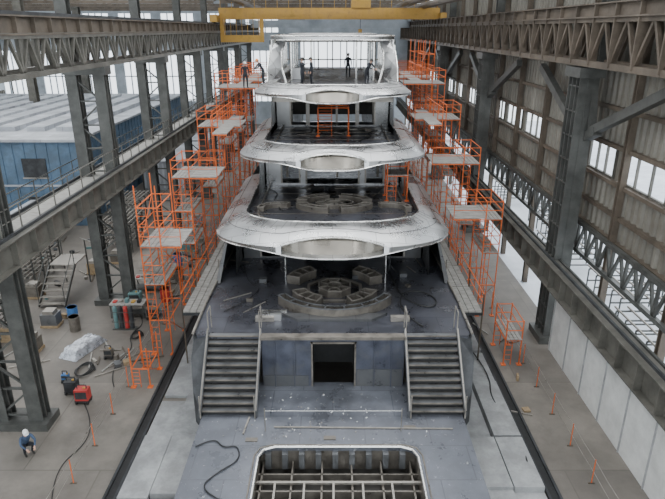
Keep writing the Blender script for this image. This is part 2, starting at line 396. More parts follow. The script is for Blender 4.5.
for s,x0,x1 in ((-1,-5.1,-2.95),(1,2.98,5.12)):
    b=B(); n=11; rise=2.3/n; run=2.15/(n-1)
    for k in range(n):
        y=18.75+k*run; z=2+(k+1)*rise
        b.box(x0,x1,y-.05,y+run+.02,z-.04,z,'frame_brown'); b.box(x0+.06,x1-.06,y,y+run-.02,z,z+.006,'tread')
        b.box(x0+.05,x1-.05,y+.05,y+.1,z-rise,z-.04,'rubber')
    for x in (x0,x1):
        b.add([(x-.05,18.6,2),(x+.05,18.6,2),(x+.05,21,4.2),(x-.05,21,4.2),(x-.05,18.6,2.3),(x+.05,18.6,2.3),(x+.05,21,4.55),(x-.05,21,4.55)],[(0,1,2,3),(4,7,6,5),(0,4,5,1),(1,5,6,2),(2,6,7,3),(3,7,4,0)],'hull_steel')
        b.tube((x,18.6,2.32),(x,21,4.57),.03,'frame_steel',5)
    b.tube((x0+.03,18.55,2),(x0+.03,18.55,3.),.025,'frame_steel'); b.tube((x1-.03,18.55,2),(x1-.03,18.55,3.),.025,'frame_steel')
    for x in (x0+.03,x1-.03):
        b.tube((x,21,4.4),(x,21,5.3),.025,'frame_steel')
        b.tube((x,21,5.3),(x,21.6,5.3),.025,'frame_steel'); b.tube((x,21.6,5.3),(x,21.6,4.3),.025,'frame_steel')
    b.make('boarding_stairs',ship)
b=B()
def plate(x0,x1,y0,y1): b.box(x0,x1,y0,y1,1.85,2,'swim_steel')
plate(-5.05,-2.6,10,21); plate(3.0,5.05,10,21); plate(-2.6,3.0,16.9,21); plate(-2.6,3,10,12)
for cx,s in ((-2.6,1),(3.0,-1)):
    r=.55; ctr=(cx+s*r,16.9-r); pts=[(cx,16.9)]
    for k in range(9):
        a=math.pi/2*k/8; pts.append((ctr[0]-s*r*math.sin(a),ctr[1]+r*math.cos(a)))
    b.prism(pts if s<0 else pts[::-1],1.86,2.004,'swim_steel')
lipc=[(-2.6,12,2.03),(-2.6,16.35,2.03),(-2.44,16.74,2.03),(-2.05,16.9,2.03),(2.45,16.9,2.03),(2.84,16.74,2.03),(3.0,16.35,2.03),(3.0,12,2.03)]
b.path(lipc,.045,'silver_edge')
b.path([(x*1.055,y+.12,2.005) for x,y,z in lipc],.03,'frame_brown')
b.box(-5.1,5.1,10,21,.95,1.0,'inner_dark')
for s in (-1,1): b.strip([(s*5.05,10,2),(s*5.05,21,2)],[(s*4.8,10,.6),(s*4.8,21,.6)],'hull_steel')
b.box(-2.6,3,16.95,17.05,1,1.9,'frame_brown')
b.box(-2.7,-2.6,12,17,1,1.9,'frame_brown'); b.box(3,3.1,12,17,1,1.9,'frame_brown')
for k in range(6): b.box(-2.5+k*1.05,-2.44+k*1.05,12,16.9,1,1.4,'frame_brown')
for y in (13,14.2,15.4,16.2): b.box(-2.6,3,y,y+.06,1.,1.4,'frame_brown')
for y in (14.6,15.7): b.box(-2.6,3,y,y+.1,1.42,1.5,'frame_steel')
for k in range(5): b.box(-2.0+k*1.0,-1.93+k*1.,12,15.7,1.42,1.5,'frame_steel')
for k in range(9): b.box(-2.4+k*.6,-2.2+k*.6,16.7,16.95,1.2,1.85,'tread')
b.make('swim_platform',ship)
b=B()
b.beam((-2.2,18.0,2.03),(4.5,17.9,2.03),.05,.04,'frame_steel'); b.beam((-3.3,17.6,2.03),(-3.2,18.6,2.03),.06,.05,'frame_steel')
for x,y in ((-2.95,17.3),(2.9,18.0),(-.1,17.4)): b.box(x-.22,x+.22,y-.1,y+.1,2,2.03,'frame_brown')
for x,y in ((-2.5,17.8),(2.55,17.8)): b.tube((x,y,2),(x,y,3.),.02,'frame_steel')
b.tube((-2.5,17.8,2.9),(2.55,17.8,2.9),.008,'silver_edge')
for i in range(70):
    x=random.gauss(-.8,1.6); y=random.uniform(17.2,20.3)
    if abs(x)>4.6 or (abs(x)>2.8 and y>18.4): continue
    a=random.random()*3; l=random.uniform(.02,.08); b.beam((x,y,2.015),(x+l*math.cos(a),y+l*math.sin(a),2.015),.03,.02,random.choice(['helmet_white','silver_edge','frame_steel']))
b.make('swim_platform_fittings',ship)
def sector(b,cx,cy,r0,r1,a0,a1,z0,h,sy=1,ribs=4,mat='frame_steel',top=True,t=.035,n=12):
    def P(r,a): a=math.radians(a); return (cx+r*math.cos(a),cy+sy*r*math.sin(a))
    aa=[a0+(a1-a0)*i/n for i in range(n+1)]
    for r in (r0,r1):
        for i in range(n):
            p,q=P(r,aa[i]),P(r,aa[i+1]); b.beam((*p,z0+h/2),(*q,z0+h/2),t,h,'frame_brown')
            b.beam((*p,z0+h),(*q,z0+h),t*2.2,.035,mat)
    for k in range(ribs+1):
        a=a0+(a1-a0)*k/ribs; p,q=P(r0,a),P(r1,a); b.beam((*p,z0+h/2),(*q,z0+h/2),t,h,'frame_brown'); b.beam((*p,z0+h),(*q,z0+h),t*1.8,.035,mat)
    b.add([(*P(r0,a),z0+.08) for a in aa]+[(*P(r1,a),z0+.08) for a in aa],[(i,i+1,n+2+i,n+1+i) for i in range(n)],'deck_steel')
b=B(); cx,cy,z=.1,25.2,4.3
sector(b,cx,cy,.35,.8,22.5,382.5,z,.35,ribs=8,n=8); sector(b,cx,cy,1.3,1.38,22.5,382.5,z,.12,ribs=8,n=8)
sector(b,cx,cy,1.85,2.5,22,60,z,.42,ribs=3,n=3); sector(b,cx,cy,1.85,2.5,120,158,z,.42,ribs=3,n=3)
sector(b,cx,cy,1.5,2.1,202,248,z,.42,ribs=3,n=3); sector(b,cx,cy,1.5,2.1,292,338,z,.42,ribs=3,n=3)
sector(b,cx,cy+.1,2.6,2.95,210,330,z,.45,ribs=7,mat='tread')
b.prism([(-1.5,22.1),(1.7,22.1),(2.4,22.7),(-2.2,22.7)],4.3,4.42,'hull_steel')
b.make('round_lounge_seating_frame',ship)
b=B(); cx,cy,z=.1,30.,7.1
sector(b,cx,cy,.5,1.0,0,360,z,.25,sy=.6,ribs=8); sector(b,cx,cy,1.55,2.1,15,80,z,.3,sy=.7,ribs=3); sector(b,cx,cy,1.55,2.1,100,165,z,.3,sy=.7,ribs=3); sector(b,cx,cy,1.55,2.1,195,260,z,.3,sy=.65,ribs=3); sector(b,cx,cy,1.55,2.1,280,345,z,.3,sy=.65,ribs=3)
sector(b,cx-2.9,cy-1.,.8,1.1,60,180,z,.25,sy=.9,ribs=4); sector(b,cx+2.9,cy-1.,.8,1.1,0,120,z,.25,sy=.9,ribs=4)
b.make('round_lounge_seating_frame',ship)
b=B()
for s in (-1,1): b.box(s*2.9-.4,s*2.9+.4,22.1,22.35,4.3,4.5,'frame_steel')
b.box(-3.1,-2.0,22.7,22.85,4.3,4.5,'silver_edge'); b.box(-3.,-2.2,22.2,22.35,4.3,4.6,'silver_edge')
for x in (-2.3,2.6): b.tube((x,26.2,4.3),(x,26.2,6.6),.045,'silver_edge')
for x in (-3.6,-2.2,1.,3.4): b.box(x,x+.35,26.5+x*.1,26.8+x*.1,4.3,4.5,'tread')
b.make('deck_fittings',ship)
def house(name,z0,z1,y0,y1,hw,wing,mat='hull_steel',open_=True):
    b=B()
    for s in (-1,1):
        ys=[y0-wing]+[y0+k*3. for k in range(int((y1-y0)/3)+1)]
        for i in range(len(ys)-1):
            a,c=ys[i],ys[i+1]
            if i==0:
                b.add([(s*hw,a,z0),(s*hw,c,z0),(s*hw,c,z1),(s*(hw),a+.9,z1)],[(0,1,2,3)],mat); continue
            b.box(min(s*hw,s*(hw-.08)),max(s*hw,s*(hw-.08)),a,c,z0,z0+.9,mat); b.box(min(s*hw,s*(hw-.08)),max(s*hw,s*(hw-.08)),a,c,z1-.5,z1,mat)
            b.box(min(s*hw,s*(hw-.08)),max(s*hw,s*(hw-.08)),a,a+.7,z0+.9,z1-.5,mat)
    hs_=[(-hw+1.,-hw+2.1,z0+.1,z1-.5),(-1.6,1.6,z0+.05,z1-.35),(hw-2.1,hw-1.,z0+.1,z1-.5)]
    holes_wall(b,y0,-hw,hw,z0,z1,hs_,mat,.1)
    for h in hs_:
        for x in (h[0],h[1]): b.box(x-.05,x+.05,y0-.04,y0+.12,h[2],h[3],'frame_steel')
        b.box(h[0]-.05,h[1]+.05,y0-.04,y0+.12,h[3]-.05,h[3]+.05,'frame_steel')
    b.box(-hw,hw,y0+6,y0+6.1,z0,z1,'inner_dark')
    for x in (-2.9,0.3,2.9): b.beam((x,y0+2,z0),(x,y0+2,z1),.15,.15,'frame_steel')
    for k in range(5): b.box(-hw,hw,y0-2+k*1.2,y0-1.94+k*1.2,z1-.35,z1-.1,'frame_steel')
    b.make(name,ship)
house('saloon_bulkhead',4.3,6.6,29.5,58,4.9,2.5)
house('upper_deckhouse',7.1,9.3,34.6,56,4.1,3.2,'silver')
house('bridge_deckhouse',9.8,12.0,40,56,3.85,3.4,'silver')
b=B(); zr=15.3
for s in (-1,1):
    A=[(s*4.3,39.8,12.5),(s*4.4,41.0,13.5),(s*4.3,42.0,14.6),(s*3.9,42.8,zr)]
    C=[(s*3.2,41.6,12.5),(s*3.5,42.0,13.5),(s*3.55,42.6,14.5),(s*3.3,43.,zr-.1)]
    b.strip(A,C,'silver'); b.strip(C,[(x,y+.6,z) for x,y,z in C],'silver')
    b.path(C,.06,'silver_edge'); b.path(A,.05,'silver_edge')
    for z0_,z1_ in ((12.5,13.2),(15.0,zr)): b.box(min(s*4.3,s*4.2),max(s*4.3,s*4.2),42,56,z0_,z1_,'silver')
    for k in range(8): b.box(min(s*4.3,s*4.15),max(s*4.3,s*4.15),42.+k*2,42.2+k*2,12.5,zr,'silver_edge')
    for k in range(4): b.beam((s*2.95,43.6+k*2.6,12.5),(s*2.95,43.6+k*2.6,zr),.1,.1,'silver_edge')
top=arc_outline(4.35,42.0,1.5,2.6,30,back=56)
b.prism(top,zr,zr+.25,'silver'); b.path([(x,y,zr+.26) for x,y in top],.05,'silver_edge'); b.path([(x,y,zr) for x,y in top],.04,'silver_edge')
in_=arc_outline(3.2,43.4,1.2,2.4,30,back=54); b.prism(in_,zr+.25,zr+.4,'silver')
for k in range(7): b.box(-3.4,3.4,43.5+k*1.6,43.58+k*1.6,zr-.15,zr,'frame_brown')
for k in range(7): x=-3.9+k*1.3; b.box(x-.05,x+.05,55.9,56,12.5,zr,'frame_steel')
for z in (12.5,13.35,15.0): b.box(-4.2,4.2,55.9,56,z,z+.1,'frame_steel')
for x in (-1.6,1.8): b.box(x-.07,x+.07,46,46.14,12.5,zr,'silver_edge')
b.box(-3.1,-2.3,45,47,12.5,13.3,'silver'); b.box(2.4,3.1,44.5,47,12.5,13.2,'silver')
b.make('sun_deck_hardtop',ship)
def cable(name,pts,r=.03,parent=None,mat='rubber'):
    cu=bpy.data.curves.new(name,'CURVE'); cu.dimensions='3D'; cu.bevel_depth=r; cu.bevel_resolution=2
    sp=cu.splines.new('NURBS'); sp.points.add(len(pts)-1); sp.order_u=3; sp.use_endpoint_u=True
    for p,q in zip(sp.points,pts): p.co=(*q,1)
    cu.materials.append(MATS[mat]); o=bpy.data.objects.new(name,cu); COL.objects.link(o)
    if parent: o.parent=parent
cable('welding_hose',[(2.9,28,4.34),(3.0,26,4.34),(3.3,24.2,4.34),(4.4,23.2,4.34),(4.9,24.2,4.34),(4.2,25.2,4.34),(3.2,25.,4.34),(3.0,22.8,4.34),(3.8,21.6,4.34)],.035,ship)
cable('power_cable',[(-4.9,16.9,2.04),(-4.3,17.4,2.04),(-3.9,16.8,2.04),(-3.4,17.0,2.04),(-3.2,16.2,2.04),(-3.9,15.6,2.04),(-4.4,14.8,2.04),(-3.4,14.3,2.04)],.022,ship)
cable('deck_cable',[(-4.6,28,4.34),(-4.2,26,4.34),(-3.4,25.6,4.34),(-3.9,24,4.34),(-4.8,23,4.34)],.02,ship)
cable('deck_cable',[(-3.8,33.5,7.14),(-3.,32.6,7.14),(-3.4,31,7.14),(-2.6,29.,7.14)],.025,ship)
cable('deck_cable',[(2.9,38,9.84),(2.,37,9.84),(2.6,35.5,9.84),(1.2,34,9.84)],.025,ship)
b=B()
def gear(x,y,z):
    t=random.random(); a=random.random()*3.1
    if t<.35: w,l,h=random.uniform(.1,.25),random.uniform(.12,.35),random.uniform(.05,.2); b.beam((x,y,z+h/2),(x+l*math.cos(a),y+l*math.sin(a),z+h/2),w,h,random.choice(['frame_steel','tread','frame_brown','dark_steel']))
    else: l=random.uniform(.4,1.5); b.beam((x,y,z+.03),(x+l*math.cos(a),y+l*math.sin(a),z+.03),.04,.04,random.choice(['frame_steel','frame_brown']))
for _ in range(12):
    x=random.uniform(-5.2,5.2); y=random.uniform(22.5,29)
    if (x-.1)**2+(y-25.2)**2>11.5: gear(x,y,4.3)
for _ in range(10): gear(random.uniform(-3.7,3.7),random.uniform(31.8,34),7.1)
for _ in range(12): gear(random.uniform(-3.3,3.3),random.uniform(35.5,39.5),9.8)
for _ in range(10): gear(random.uniform(-3.3,3.3),random.uniform(38.,41),12.5)
b.make('loose_deck_gear',ship)
# ------------------------------------------------------------ side slabs / walkways / trenches
for s in (-1,1):
    b=B(); y=10
    while y<60:
        L=random.uniform(2.2,4)
        for x0,x1 in ((5.35,6.6),(6.65,7.75)):
            o=random.uniform(-.25,.25); h=random.uniform(.12,.4)
            b.box(min(s*x0,s*x1),max(s*x0,s*x1),y+o+.03,y+o+L-.03,0,h,'slab')
        y+=L
    b.make('concrete_slab_row')
    b=B(); x0,x1=sorted((s*7.95,s*8.25)); b.box(x0,x1,10,75,.0,.02,'rubber')
    for x in (7.9,8.3): b.box(s*x-.05,s*x+.05,10,75,0,.12,'dark_steel')
    b.make('rail_trench')
    b=B(); y=25.5
    while y<62:
        x0,x1=sorted((s*6.35,s*7.35))
        for j in range(3): b.box(x0+j*.34,x0+j*.34+.31,y,y+2.95,3.0,3.06,'plank')
        for x in (x0,x1):
            b.tube((x,y,0),(x,y,3. if x==s*6.35 else 4.),.04,'brown_steel',5)
        b.beam((x0,y,2.92),(x1,y,2.92),.08,.12,'dark_steel')
        xo=s*7.35; b.tube((xo,y,4.),(xo,y+3,4.),.03,'orange_paint',5); b.tube((xo,y,3.5),(xo,y+3,3.5),.025,'orange_paint',5)
        y+=3
    for x in (6.35,7.35): b.box(s*x-.04,s*x+.04,25.5,y,2.82,3.,'dark_steel')
    b.make('plank_walkway')
    b=B(); X=s*9.75; pts=[11+k*2.1 for k in range(22)]
    for y in pts:
        b.tube((X,y,0),(X,y,1.1),.022,'orange_paint'); b.beam((X-.12,y,.02),(X+.12,y,.02),.05,.04,'brown_steel')
    for z in (.55,1.05):
        for a,c in zip(pts[:-1],pts[1:]): b.path([(X,a,z),(X,(a+c)/2,z-.04),(X,c,z)],.014,'frame_steel',4)
    b.make('safety_barrier_fence')
# ------------------------------------------------------------ scaffold towers
def scaffold(x0,x1,y0,y1,z0,lv,h=2.,side=-1,plat=None,name='scaffold_tower',decks=None,guard=True):
    b=B(); r=.034; O='orange_paint'
    zt=z0+lv*h
    for x in (x0,x1):
        for y in (y0,y1): b.tube((x,y,z0),(x,y,zt+(1.1 if guard else 0)),r,O); b.box(x-.12,x+.12,y-.12,y+.12,z0,z0+.04,O)
    for k in range(lv+1):
        z=z0+k*h
        if k>0:
            for y in (y0,y1): b.tube((x0,y,z),(x1,y,z),r,O)
            for x in (x0,x1): b.tube((x,y0,z),(x,y1,z),r,O)
        if k<lv:
            for y in (y0,y1):
                for j in range(1,5): b.tube((x0,y,z+j*h/5),(x0+(x1-x0)*.45,y,z+j*h/5),.016,O,5)
                b.tube((x0+(x1-x0)*.45,y,z),(x0+(x1-x0)*.45,y,z+h),.02,O,5)
            if k%2: b.tube((x0,y0,z),(x0,y1,z+h),.018,O,5)
            else: b.tube((x1,y1,z),(x1,y0,z+h),.018,O,5)
        if (decks is None and k>0) or (decks and k in decks):
            n=4; w=(x1-x0)/n
            for j in range(n): b.box(x0+j*w+.02,x0+(j+1)*w-.02,y0-.1,y1+.1,z+.05,z+.1,'plank')
            for zz in (.55,1.05):
                for x in (x0,x1): b.tube((x,y0,z+zz),(x,y1,z+zz),.026,O,5)
                for y in (y0,y1): b.tube((x0,y,z+zz),(x1,y,z+zz),.026,O,5)
    if plat:
        for (k,reach) in plat:
            z=z0+k*h; xa,xb=(x1,x1+reach) if side<0 else (x0-reach,x0)
            for j in range(5):
                w=(y1-y0)/5; b.box(xa,xb,y0+j*w+.02,y0+(j+1)*w-.02,z+.05,z+.1,'plank')
            for y in (y0,y1): b.beam((xa,y,z),(xb,y,z),.05,.06,O)
            xe=xb if side<0 else xa
            for y in (y0,y1):
                b.tube((xe,y,z),(xe,y,z+1.05),.024,O)
                for zz in (.55,1.05): b.tube((xa,y,z+zz),(xb,y,z+zz),.02,O,5)
    b.make(name)
scaffold(-9.4,-8.4,26.6,29.2,0,4,plat=[(3,1.)],decks=[2,3])
scaffold(-9.2,-8.2,32.5,35.2,0,4,plat=[(4,1.6)],decks=[2,3,4])
scaffold(-8.8,-7.8,38.2,41,0,5,plat=[(5,1.8)],decks=[3,5])
scaffold(-8.4,-7.5,43,46,0,6,plat=[(6,2.2)],decks=[4,6])
scaffold(-8.3,-7.5,48.5,51.5,0,6,plat=[(6,2)],decks=[4,6])
scaffold(-8.3,-7.5,54.5,57.5,0,6,plat=[(6,2)],decks=[4,6])
scaffold(8.6,9.5,31,33.6,0,3,side=1,plat=[(3,1.8)],decks=[2,3])
scaffold(8.3,9.3,36.2,39,0,4,side=1,plat=[(4,2.)],decks=[2,4])
scaffold(8.0,9.0,41.5,44.4,0,5,side=1,plat=[(5,2.2)],decks=[3,5])
scaffold(7.7,8.7,46.5,49.4,0,6,side=1,plat=[(6,2.2)],decks=[3,4,5,6])
scaffold(7.7,8.7,52,55,0,7,side=1,plat=[(6,2.2)],decks=[4,5,6])
scaffold(7.7,8.7,57.5,60.5,0,7,side=1,plat=[(6,2.2)],decks=[4,6])
scaffold(8.7,9.5,25.6,27.6,0,1,h=1.4,side=1,decks=[1])
scaffold(-9.5,-8.7,23.6,25.2,0,1,h=1.0,side=1,decks=[9])
scaffold(3.0,4.1,31.0,32.2,7.1,1,h=1.4,name='scaffold_frame',side=1)
scaffold(-.9,1.0,36.2,37.4,9.8,1,h=1.7,name='scaffold_frame',guard=False,decks=[9])
for s,z,ya,yb_ in ((-1,10.05,35.3,43),(-1,12.05,46,58),(1,10.05,39,46.4),(1,12.05,49.5,58)):
    b=B(); x0,x1=sorted((s*6.4,s*7.3))
    b.box(x0,x1,ya,yb_,z,z+.06,'plank'); n=int((yb_-ya)/1.6)
    for k in range(n+1):
        y=ya+(yb_-ya)*k/n
        b.tube((s*7.3,y,z),(s*7.3,y,z+1.1),.03,'orange_paint'); b.tube((x0,y,z-.05),(x1,y,z-.05),.04,'orange_paint')
        b.tube((s*7.3,y,z-3),(s*7.3,y,z),.025,'orange_paint',5)
    for zz in (.55,1.08): b.tube((s*7.3,ya,z+zz),(s*7.3,yb_,z+zz),.026,'orange_paint',5)
    b.make('scaffold_walkway')
# ------------------------------------------------------------ left bay buildings
b=B(); b.box(-50,-21.3,48,84,0,7.3,'blue_paint'); b.box(-50.3,-21,47.7,84.3,7.3,7.5,'roof_sheet')
for k in range(30): b.box(-49.5+k*.95,-49.4+k*.95,47.93,48,0,7.3,'blue_paint')
for k in range(36): b.box(-21.3,-21.23,48.2+k,48.3+k,0,7.3,'blue_paint')
for zz in (1,4.3):
    for k in range(5): b.box(-46+k*5,-44.+k*5,47.9,47.98,zz,zz+1.6,'dark_steel'); b.box(-46.1+k*5,-43.9+k*5,47.86,47.92,zz-.1,zz,'frame_steel')
b.box(-50,-21.2,47.9,48,3.5,3.65,'roof_sheet')
for k in range(10): b.box(-48+k*2.6,-46.4+k*2.6,52,80,7.5,7.9,'roof_sheet')
b.make('blue_workshop_building')
def container(x0,x1,y0,y1,h,c):
    b=B(); b.box(x0,x1,y0,y1,0,h,c); b.box(x0-.1,x1+.1,y0-.1,y1+.1,h,h+.12,'roof_sheet')
    n=int((x1-x0)/.5)
    for k in range(n): b.box(x0+.1+k*.5,x0+.3+k*.5,y0-.06,y0,.2,h-.15,c)
    m=int((y1-y0)/.5)
    for k in range(m): b.box(x1,x1+.06,y0+.1+k*.5,y0+.3+k*.5,.2,h-.15,c)
    for x in (x0,x1): b.box(x-.08,x+.08,y0-.08,y0+.08,0,h,'column_steel')
    b.make('storage_container')
container(-20,-15.5,60,78,3,'roof_sheet'); container(-25,-22.4,41.5,46.5,2.6,'teal_paint'); container(-31,-28.5,36,42,2.6,'blue_paint')
for (x,y) in ((-17.7,41.5),(-19,47),(-22,35),(-20.5,26),(-26,29)):
    b=B()
    for i in range(4):
        for j in (0,1): b.tube((x+j*2.4,y+i*1.3,0),(x+j*2.4,y+i*1.3,2.2),.06,'column_steel')
    for zz in (.7,1.5,2.2):
        for i in range(4): b.tube((x,y+i*1.3,zz),(x+2.4,y+i*1.3,zz),.05,'column_steel')
        for i in range(7): b.tube((x+.1+i*.36,y-.3,zz+.08),(x+.1+i*.36,y+4.2,zz+.08),.06,'frame_steel')
    b.make('steel_stock_rack')
for (x,y,c) in ((-16.6,37.5,'cardboard'),(-15.7,39.5,'frame_brown'),(-16.,27,'frame_brown'),(-11.5,37,'cardboard'),(-11.2,42,'teal_paint'),(-11.8,48,'roof_sheet'),(-16.2,29.8,'tread'),(-17.6,28.2,'cardboard'),(-19,33.6,'frame_brown'),(-11.4,45,'frame_brown')):
    b=B(); b.box(x-.5,x+.5,y-.4,y+.4,0,.14,'cardboard'); b.box(x-.45,x+.45,y-.35,y+.35,.14,.8,c); b.box(x-.3,x+.3,y-.3,y+.3,.8,1.,'frame_steel'); b.make('pallet_load')
b=B(); n=14; vs=[]
for j in range(n+1):
    for i in range(n+1):
        u,v=i/n,j/n; e=min(u,1-u,v,1-v); h=.5*min(1,e*6)+random.uniform(-.05,.05)*(e>0)
        a=-.35; X=(u-.5)*1.1; Y=(v-.5)*2.4
        vs.append((-13.3+X*math.cos(a)-Y*math.sin(a)+0,27.1+X*math.sin(a)+Y*math.cos(a),max(.02,h)))
b.add(vs,[(j*(n+1)+i,j*(n+1)+i+1,(j+1)*(n+1)+i+1,(j+1)*(n+1)+i) for j in range(n) for i in range(n)],'foil'); b.make('foil_covered_bundle')
def welder(x,y,c,s=1.,name='welding_machine'):
    b=B(); b.box(x-.35*s,x+.35*s,y-.25*s,y+.25*s,.15,.15+.7*s,c); b.box(x-.37*s,x+.37*s,y-.27*s,y+.27*s,.12,.2,'rubber')
    b.box(x-.3*s,x+.3*s,y-.27*s,y-.25*s,.3,.15+.6*s,'dark_steel')
    for i in (-1,1):
        for j in (-1,1): b.tube((x+i*.3*s-.03,y+j*.2*s,.1),(x+i*.3*s+.03,y+j*.2*s,.1),.1,'rubber',10)
    b.path([(x-.25*s,y,.15+.7*s),(x-.25*s,y,.32+.7*s),(x+.25*s,y,.32+.7*s),(x+.25*s,y,.15+.7*s)],.025,'dark_steel')
    b.tube((x+.1,y,.15+.7*s),(x+.1,y,.2+.7*s),.06,'yellow_paint',10)
    b.make(name)
welder(-11.4,22.4,'red_paint',.85); welder(-12.2,23.1,'dark_steel',.8); welder(-12.2,32.5,'teal_paint',1.); welder(-10.6,30.6,'frame_brown',.9); welder(-12.9,24.,'bright_blue',.45); welder(-11.3,35.5,'red_paint',.7); welder(-11.6,26.2,'frame_brown',.6)
def gas_rack(x,y):
    b=B()
    for i,c in enumerate(('teal_paint','dark_steel','red_paint','dark_steel')):
        b.tube((x+i*.3,y,.05),(x+i*.3,y,1.3),.12,c,12); b.ell((x+i*.3,y,1.3),(.12,.12,.14),c,12,4,half=True); b.tube((x+i*.3,y,1.4),(x+i*.3,y,1.55),.04,'frame_steel')
    b.box(x-.2,x+1.1,y-.2,y+.2,0,.06,'column_steel')
    for z in (.5,1.1): b.path([(x-.18,y-.17,z),(x+1.08,y-.17,z),(x+1.08,y+.17,z),(x-.18,y+.17,z),(x-.18,y-.17,z)],.02,'column_steel',5)
    b.make('gas_cylinder_rack')
gas_rack(-12.3,29.4)
def workbench(x,y,L=2.):
    b=B(); b.box(x,x+L,y,y+.8,.85,.92,'plank')
    for i in (0.05,L-.05):
        for j in (.05,.75): b.beam((x+i,y+j,0),(x+i,y+j,.85),.06,.06,'column_steel')
    b.box(x,x+L,y+.05,y+.75,.25,.28,'column_steel')
    for k in range(5): b.box(x+.15+k*.36,x+.35+k*.36,y+.2,y+.5,.92,1.0+.08*(k%3),['red_paint','frame_steel','teal_paint','yellow_paint','dark_steel'][k])
    b.make('workbench')
workbench(-13.1,30.6); workbench(-12.9,34.3,1.8)
for (x,y,c) in ((-10.5,33,'red_paint'),(-14.6,29.2,'frame_brown'),(-11.2,39,'bright_blue'),(-15.2,30.4,'bright_blue'),(-10.4,36.2,'frame_brown')):
    b=B(); b.tube((x,y,0),(x,y,.88),.29,c,16)
    for z in (.3,.6,.86): b.tube((x,y,z-.02),(x,y,z+.02),.31,c,16)
    b.make('steel_drum')
for (x,y,r) in ((-12.4,25.,.5),(-10.9,28.5,.35)):
    pts=[(x+r*math.cos(t*.5)*(1-.01*t),y+r*math.sin(t*.5)*(1+.01*t),.04+.003*t) for t in range(40)]; cable('hose_coil',pts,.03)
cable('hose_coil',[(7+.3*math.cos(t*.6),14.9+.3*math.sin(t*.6),.45+.004*t) for t in range(36)],.035)
cable('power_cable',[(-11.3,22.2,.04),(-10.6,21.2,.04),(-10.1,19.6,.04),(-10.8,18,.04),(-10.2,16.5,.04)],.02)
cable('power_cable',[(-11.8,31.5,.04),(-10.8,30,.04),(-11.4,28.6,.04),(-10.6,27,.04),(-11.2,25,.04),(-10.4,23.5,.04)],.025)
cable('power_cable',[(7.2,26,.5),(7.6,24,.45),(7.1,22,.42),(7.9,20,.1),(7.5,18,.42)],.03)
b=B()
def gear2(x,y,z=0):
    a=random.random()*3.1; t=random.random()
    if t<.45: l=random.uniform(.15,.5); h=random.uniform(.05,.4); b.beam((x,y,z+h/2),(x+l*math.cos(a),y+l*math.sin(a),z+h/2),random.uniform(.1,.4),h,random.choice(['frame_steel','tread','cardboard','dark_steel','frame_brown','teal_paint','dark_steel']))
    else: l=random.uniform(.5,2.2); b.beam((x,y,z+.04),(x+l*math.cos(a),y+l*math.sin(a),z+.04),.06,.06,random.choice(['frame_steel','brown_steel','plank']))
for _ in range(55): gear2(random.uniform(-12.1,-10.2),random.uniform(30,44))
for _ in range(14): gear2(random.uniform(-12.4,-10.6),random.uniform(24,27))
for _ in range(90): gear2(random.uniform(-30,-15.5),random.uniform(24,46))
for _ in range(6): gear2(random.uniform(8.6,9.5)*random.choice([1,-1]),random.uniform(20,31))
b.make('loose_workshop_gear')
b=B()
for k in range(6): b.box(-18,-16.4,32+k*.35,32.32+k*.35,.3*k+.2,.3*k+.26,'frame_steel')
for x in (-18,-16.4): b.beam((x,32,.1),(x,34.2,2.),.06,.2,'column_steel'); b.tube((x,32.1,.3),(x,32.1,1.3),.03,'column_steel'); b.tube((x,34.1,2),(x,34.1,3),.03,'column_steel'); b.tube((x,32.1,1.3),(x,34.1,3),.03,'column_steel')
b.box(-18,-16.4,34.1,36,1.95,2.02,'frame_steel')
for x in (-18,-16.4): b.tube((x,36,0),(x,36,3),.05,'column_steel')
b.make('access_steps')
for (x,y) in ((-6,40),(6,40),(-6,60),(6,60),(-20,50),(-28,62)):
    b=B(); b.tube((x,y,21),(x,y,24),.02,'rubber'); b.ell((x,y,20.6),(.35,.35,.45),'frame_steel',14,6,half=True); b.ell((x,y,20.62),(.25,.25,.08),'lamp_glow'); b.make('high_bay_lamp')
for (x,y,z) in ((2.95,27.6,4.3),(3.4,33.6,7.1)):
    b=B(); b.tube((x,y,z),(x,y,z+1.6),.02,'dark_steel'); 
    for a in range(3): b.tube((x,y,z+.4),(x+.3*math.cos(a*2.1),y+.3*math.sin(a*2.1),z),.02,'dark_steel')
    b.box(x-.1,x+.1,y-.06,y+.04,z+1.58,z+1.72,'dark_steel'); b.box(x-.07,x+.07,y-.075,y-.06,z+1.6,z+1.7,'lamp_glow'); b.make('work_lamp',ship)
